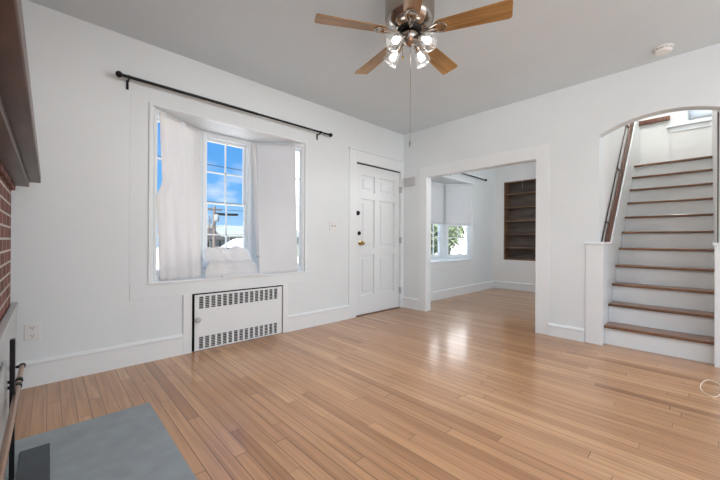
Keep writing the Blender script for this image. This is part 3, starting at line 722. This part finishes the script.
# ------------------------------------------------------------------ small wall and floor items
o = thing('light_switch', 'white double switch plate on wall left of the entrance door', 'switch', (XA, 2.583, 1.20))
s = MB(); s.box(XA, XA+.006, 2.525, 2.640, 1.142, 1.258); build('plate', s, PLASTIC, o, bevel=.003)
for y in (2.560, 2.606):
    s = MB(); s.box(XA+.006, XA+.010, y-.005, y+.005, 1.188, 1.212); s.box(XA+.009, XA+.020, y-.004, y+.004, 1.200, 1.210); build('toggle', s, GREYP, o)
o = thing('wall_outlet', 'white double power outlet plate low on wall near the fireplace', 'outlet', (XA, -.075, .378))
s = MB(); s.box(XA, XA+.006, -.115, -.035, .32, .436); build('plate', s, PLASTIC, o, bevel=.003)
for z in (.352, .404):
    s = MB(); s.lathe([(0, 0), (.017, 0), (.017, .003), (0, .003)], (XA+.006, -.075, z), (1, 0, 0), 18); rcp = build('receptacle', s, PLASTIC, o)
    s = MB()
    for dy in (-.007, .007): s.box(XA+.009, XA+.0095, -.075+dy-.0015, -.075+dy+.0015, z-.002, z+.008)
    s.box(XA+.009, XA+.0095, -.078, -.072, z-.011, z-.006); build('slot', s, SLOT, rcp)
o = thing('door_chime', 'pale grey door chime box high on wall right of entrance door', 'door chime', (-3.06, YB, 1.85))
s = MB(); s.box(-3.152, -2.966, YB-.045, YB, 1.848, 1.975); build('cover', s, GREYP, o, bevel=.006)
s = MB(); s.box(-3.157, -2.961, YB-.012, YB, 1.843, 1.98); build('base', s, PLASTIC, o, bevel=.003)
o = thing('smoke_detector', 'round white smoke detector on the ceiling above the stair arch', 'smoke detector', (-.245, 3.73, H))
s = MB(); s.lathe([(0, 0), (.068, 0), (.068, -.010), (.062, -.012), (0, -.012)], (-.245, 3.73, H), seg=32); build('base', s, PLASTIC, o, smooth='auto')
s = MB(); s.lathe([(0, -.012), (.060, -.012), (.061, -.028), (.050, -.040), (.0, -.044)], (-.245, 3.73, H), seg=32); bd = build('body', s, PLASTIC, o, smooth='auto')
s = MB()
for k in range(12):
    a = 2*PI*k/12; M = Matrix.Translation((-.245, 3.73, H)) @ Matrix.Rotation(a, 4, 'Z'); t = MB(M); t.bm.free(); t.bm = s.bm; t.box(.0595, .0615, -.010, .010, -.020, -.016)
build('vent', s, SLOT, bd)
s = MB(); s.path([(.035+.052*math.cos(2*PI*i/48)*(1+.10*math.sin(4*PI*i/48)), 3.365+.185*math.sin(2*PI*i/48), .0040) for i in range(48)], .0036, 8, closed=True)
tag(build('cable_loop', s, CORD, smooth=True), 'thin cream cable loop lying on the floor in front of the stairs', 'cable')

# ------------------------------------------------------------------ outside
BOUNCE = plain('pale_bounce_ground', (.78, .78, .77), .85, var=.08, vscale=1.5); GRASS = plain('lawn', (.46, .46, .38), .9, var=.3, vscale=.8); ASPH = plain('asphalt', (.22, .22, .22), .9, var=.1)
SIDING = plain('pale_green_siding', (.20, .235, .21), .8, var=.04); PALEROOF = plain('pale_shingles', (.17, .20, .185), .8, var=.06); ROOFM = plain('slate_roof', (.16, .18, .19), .8, var=.12); WHITEP = plain('white_exterior_paint', (.5, .5, .5), .6, var=.02)
BARK = plain('grey_bark', (.10, .085, .075), .9, var=.25, vscale=6); LEAF = plain('dull_green_leaves', (.10, .13, .07), .8, var=.3, vscale=4)
m = MB(); m.box(-90, XA-.6, -40, 70, -1.0, -.9); struct('ground', m, GRASS)
m = MB(); m.box(-13, XA-.75, -10, 40, -.9, -.885); struct('path', m, BOUNCE)  # pale ground added to reflect sunlight up into the bay
m = MB(); m.box(-24, -17, -40, 70, -.9, -.89); struct('road', m, ASPH)
def house(label, x0, x1, y0, y1, ze, zr, mat, roofmat, wins):
    o = thing('house', label, 'house', ((x0+x1)/2, (y0+y1)/2, -.9))
    s = MB(); s.box(x0, x1, y0, y1, -.9, ze); s.prism([(x0, ze), (x1, ze), ((x0+x1)/2, zr-.12)], 1, y0, y1); build('wall', s, mat, o)
    s = MB(); xm = (x0+x1)/2
    s.prism([(x0-.4, ze-.15), (xm, zr), (x1+.4, ze-.15), (x1+.4, ze-.27), (xm, zr-.14), (x0-.4, ze-.27)], 1, y0-.3, y1+.3); build('roof', s, roofmat, o)
    for (ya, yb, za, zb) in wins:
        s = MB(); s.box(x1, x1+.05, ya, yb, za, zb); f = build('window', s, WHITEP, o)
        s = MB(); s.box(x1+.05, x1+.06, ya+.1, yb-.1, za+.1, zb-.1); build('pane', s, SLOT, f)
house('pale green house with slate roof seen through the centre bay pane', -40, -33, 12.4, 22.5, 1.55, 2.62, SIDING, PALEROOF, [(13.2, 14.0, .4, 1.5), (15.6, 16.6, .4, 1.5), (18.6, 19.6, .4, 1.5)])
house('dark-roofed smaller house left of the pale green house outside', -36, -31, 9.0, 11.5, 1.2, 2.2, ROOFM, SLOT, [(10.0, 10.7, .2, 1.0)])
o = thing('shed', 'low white-roofed shed in front of the pale green house', 'shed', (-28, 12.4, -.9))
s = MB(); s.box(-29, -27, 11.0, 13.6, -.9, .40); build('wall', s, SLOT, o)
s = MB(); s.prism([(10.9, .38), (12.1, 1.12), (13.7, 1.2), (13.7, .38)], 0, -29.2, -26.8); build('roof', s, WHITEP, o)
up = thing('utility_pole', 'wooden utility pole with crossarm across the street', 'utility pole', (-22, 7.83, -.9))
s = MB(); s.tube((-22, 7.83, -.9), (-22, 7.83, 3.2), .11, .085, 12); build('pole', s, BARK, up, smooth='auto')
s = MB(); s.box(-22.1, -21.95, 7.35, 8.3, 2.93, 3.03); build('crossarm', s, BARK, up)
s = MB(); s.lathe([(0, 0), (.14, .01), (.16, .06), (.16, .40), (.12, .46), (0, .47)], (-21.78, 7.9, 2.2), seg=16); s.box(-22, -21.8, 7.86, 7.94, 2.3, 2.5); build('transformer', s, ROOFM, up, smooth='auto')
def wire(label, x, ya, za, yb, zb, r, sag):
    s = MB(); s.path([(x, ya+(yb-ya)*t/20, za+(zb-za)*t/20-sag*4*(t/20)*(1-t/20)) for t in range(21)], r, 6)
    tag(build('power_line', s, BLACK, smooth=True), label, 'power line')
wire('high overhead power line crossing the blue sky behind the centre pane', -22, -6, 6.15, 24, 5.75, .022, .12)
wire('overhead power line level with the top of the utility pole', -22, -6, 3.7, 24, 3.45, .018, .1)
wire('lowest thin overhead line just under the utility pole crossarm', -22.6, -6, 3.35, 24, 3.0, .015, .1)
wire('thick dark cable bundle running right from the utility pole', -22, 7.95, 2.72, 9.4, 2.74, .085, .02)
def tree(label, x, y, h, seed, leafy):
    rr = random.Random(seed); o = thing('tree', label, 'tree', (x, y, -.9)); s = MB(); tips = []
    def grow(p, d, L, r, n):
        q = p+d*L; s.path([p, (p+q)/2+Vector((rr.uniform(-.06, .06), rr.uniform(-.06, .06), 0))*L, q], lambda t: r*(1-.4*t), 6)
        tips.append(q)
        if n:
            for _ in range(3):
                dd = (d+Vector((rr.uniform(-.8, .8), rr.uniform(-.8, .8), rr.uniform(-.2, .6)))).normalized(); grow(q-d*L*rr.uniform(0, .3), dd, L*rr.uniform(.55, .8), r*.58, n-1)
    grow(Vector((x, y, -.9)), Vector((0, 0, 1)), h*.36, h*.022, 4); build('branches', s, BARK, o)
    if leafy:
        s = MB()
        for q in tips[1:]:
            for _ in range(leafy):
                c = q+Vector((rr.gauss(0, .3), rr.gauss(0, .3), rr.gauss(0, .25))); a = Vector((rr.gauss(0, 1), rr.gauss(0, 1), rr.gauss(0, 1))).normalized(); b = a.orthogonal().normalized(); L = rr.uniform(.06, .13)
                s.face([c-a*L, c+b*L*.5, c+a*L, c-b*L*.5])
        build('foliage', s, LEAF, o)
tree('bare branching tree left of the utility pole outside the bay window', -19, 6.35, 4.2, 3, 0)
tree('low leafy tree outside the far room, nearest the opening jamb', -9.5, 13.3, 3.3, 11, 34)
tree('low leafy tree outside the far room, behind the wider window', -11.3, 18.6, 4.0, 23, 34)
tree('slender tree outside the far room, behind the other two', -18, 25.0, 6.0, 31, 12)
house('white house beyond the trees outside the far room', -40, -34, 27, 37, 3.4, 5.4, WHITEP, ROOFM, [(24, 25, .6, 2.0), (28, 29, .6, 2.0)])
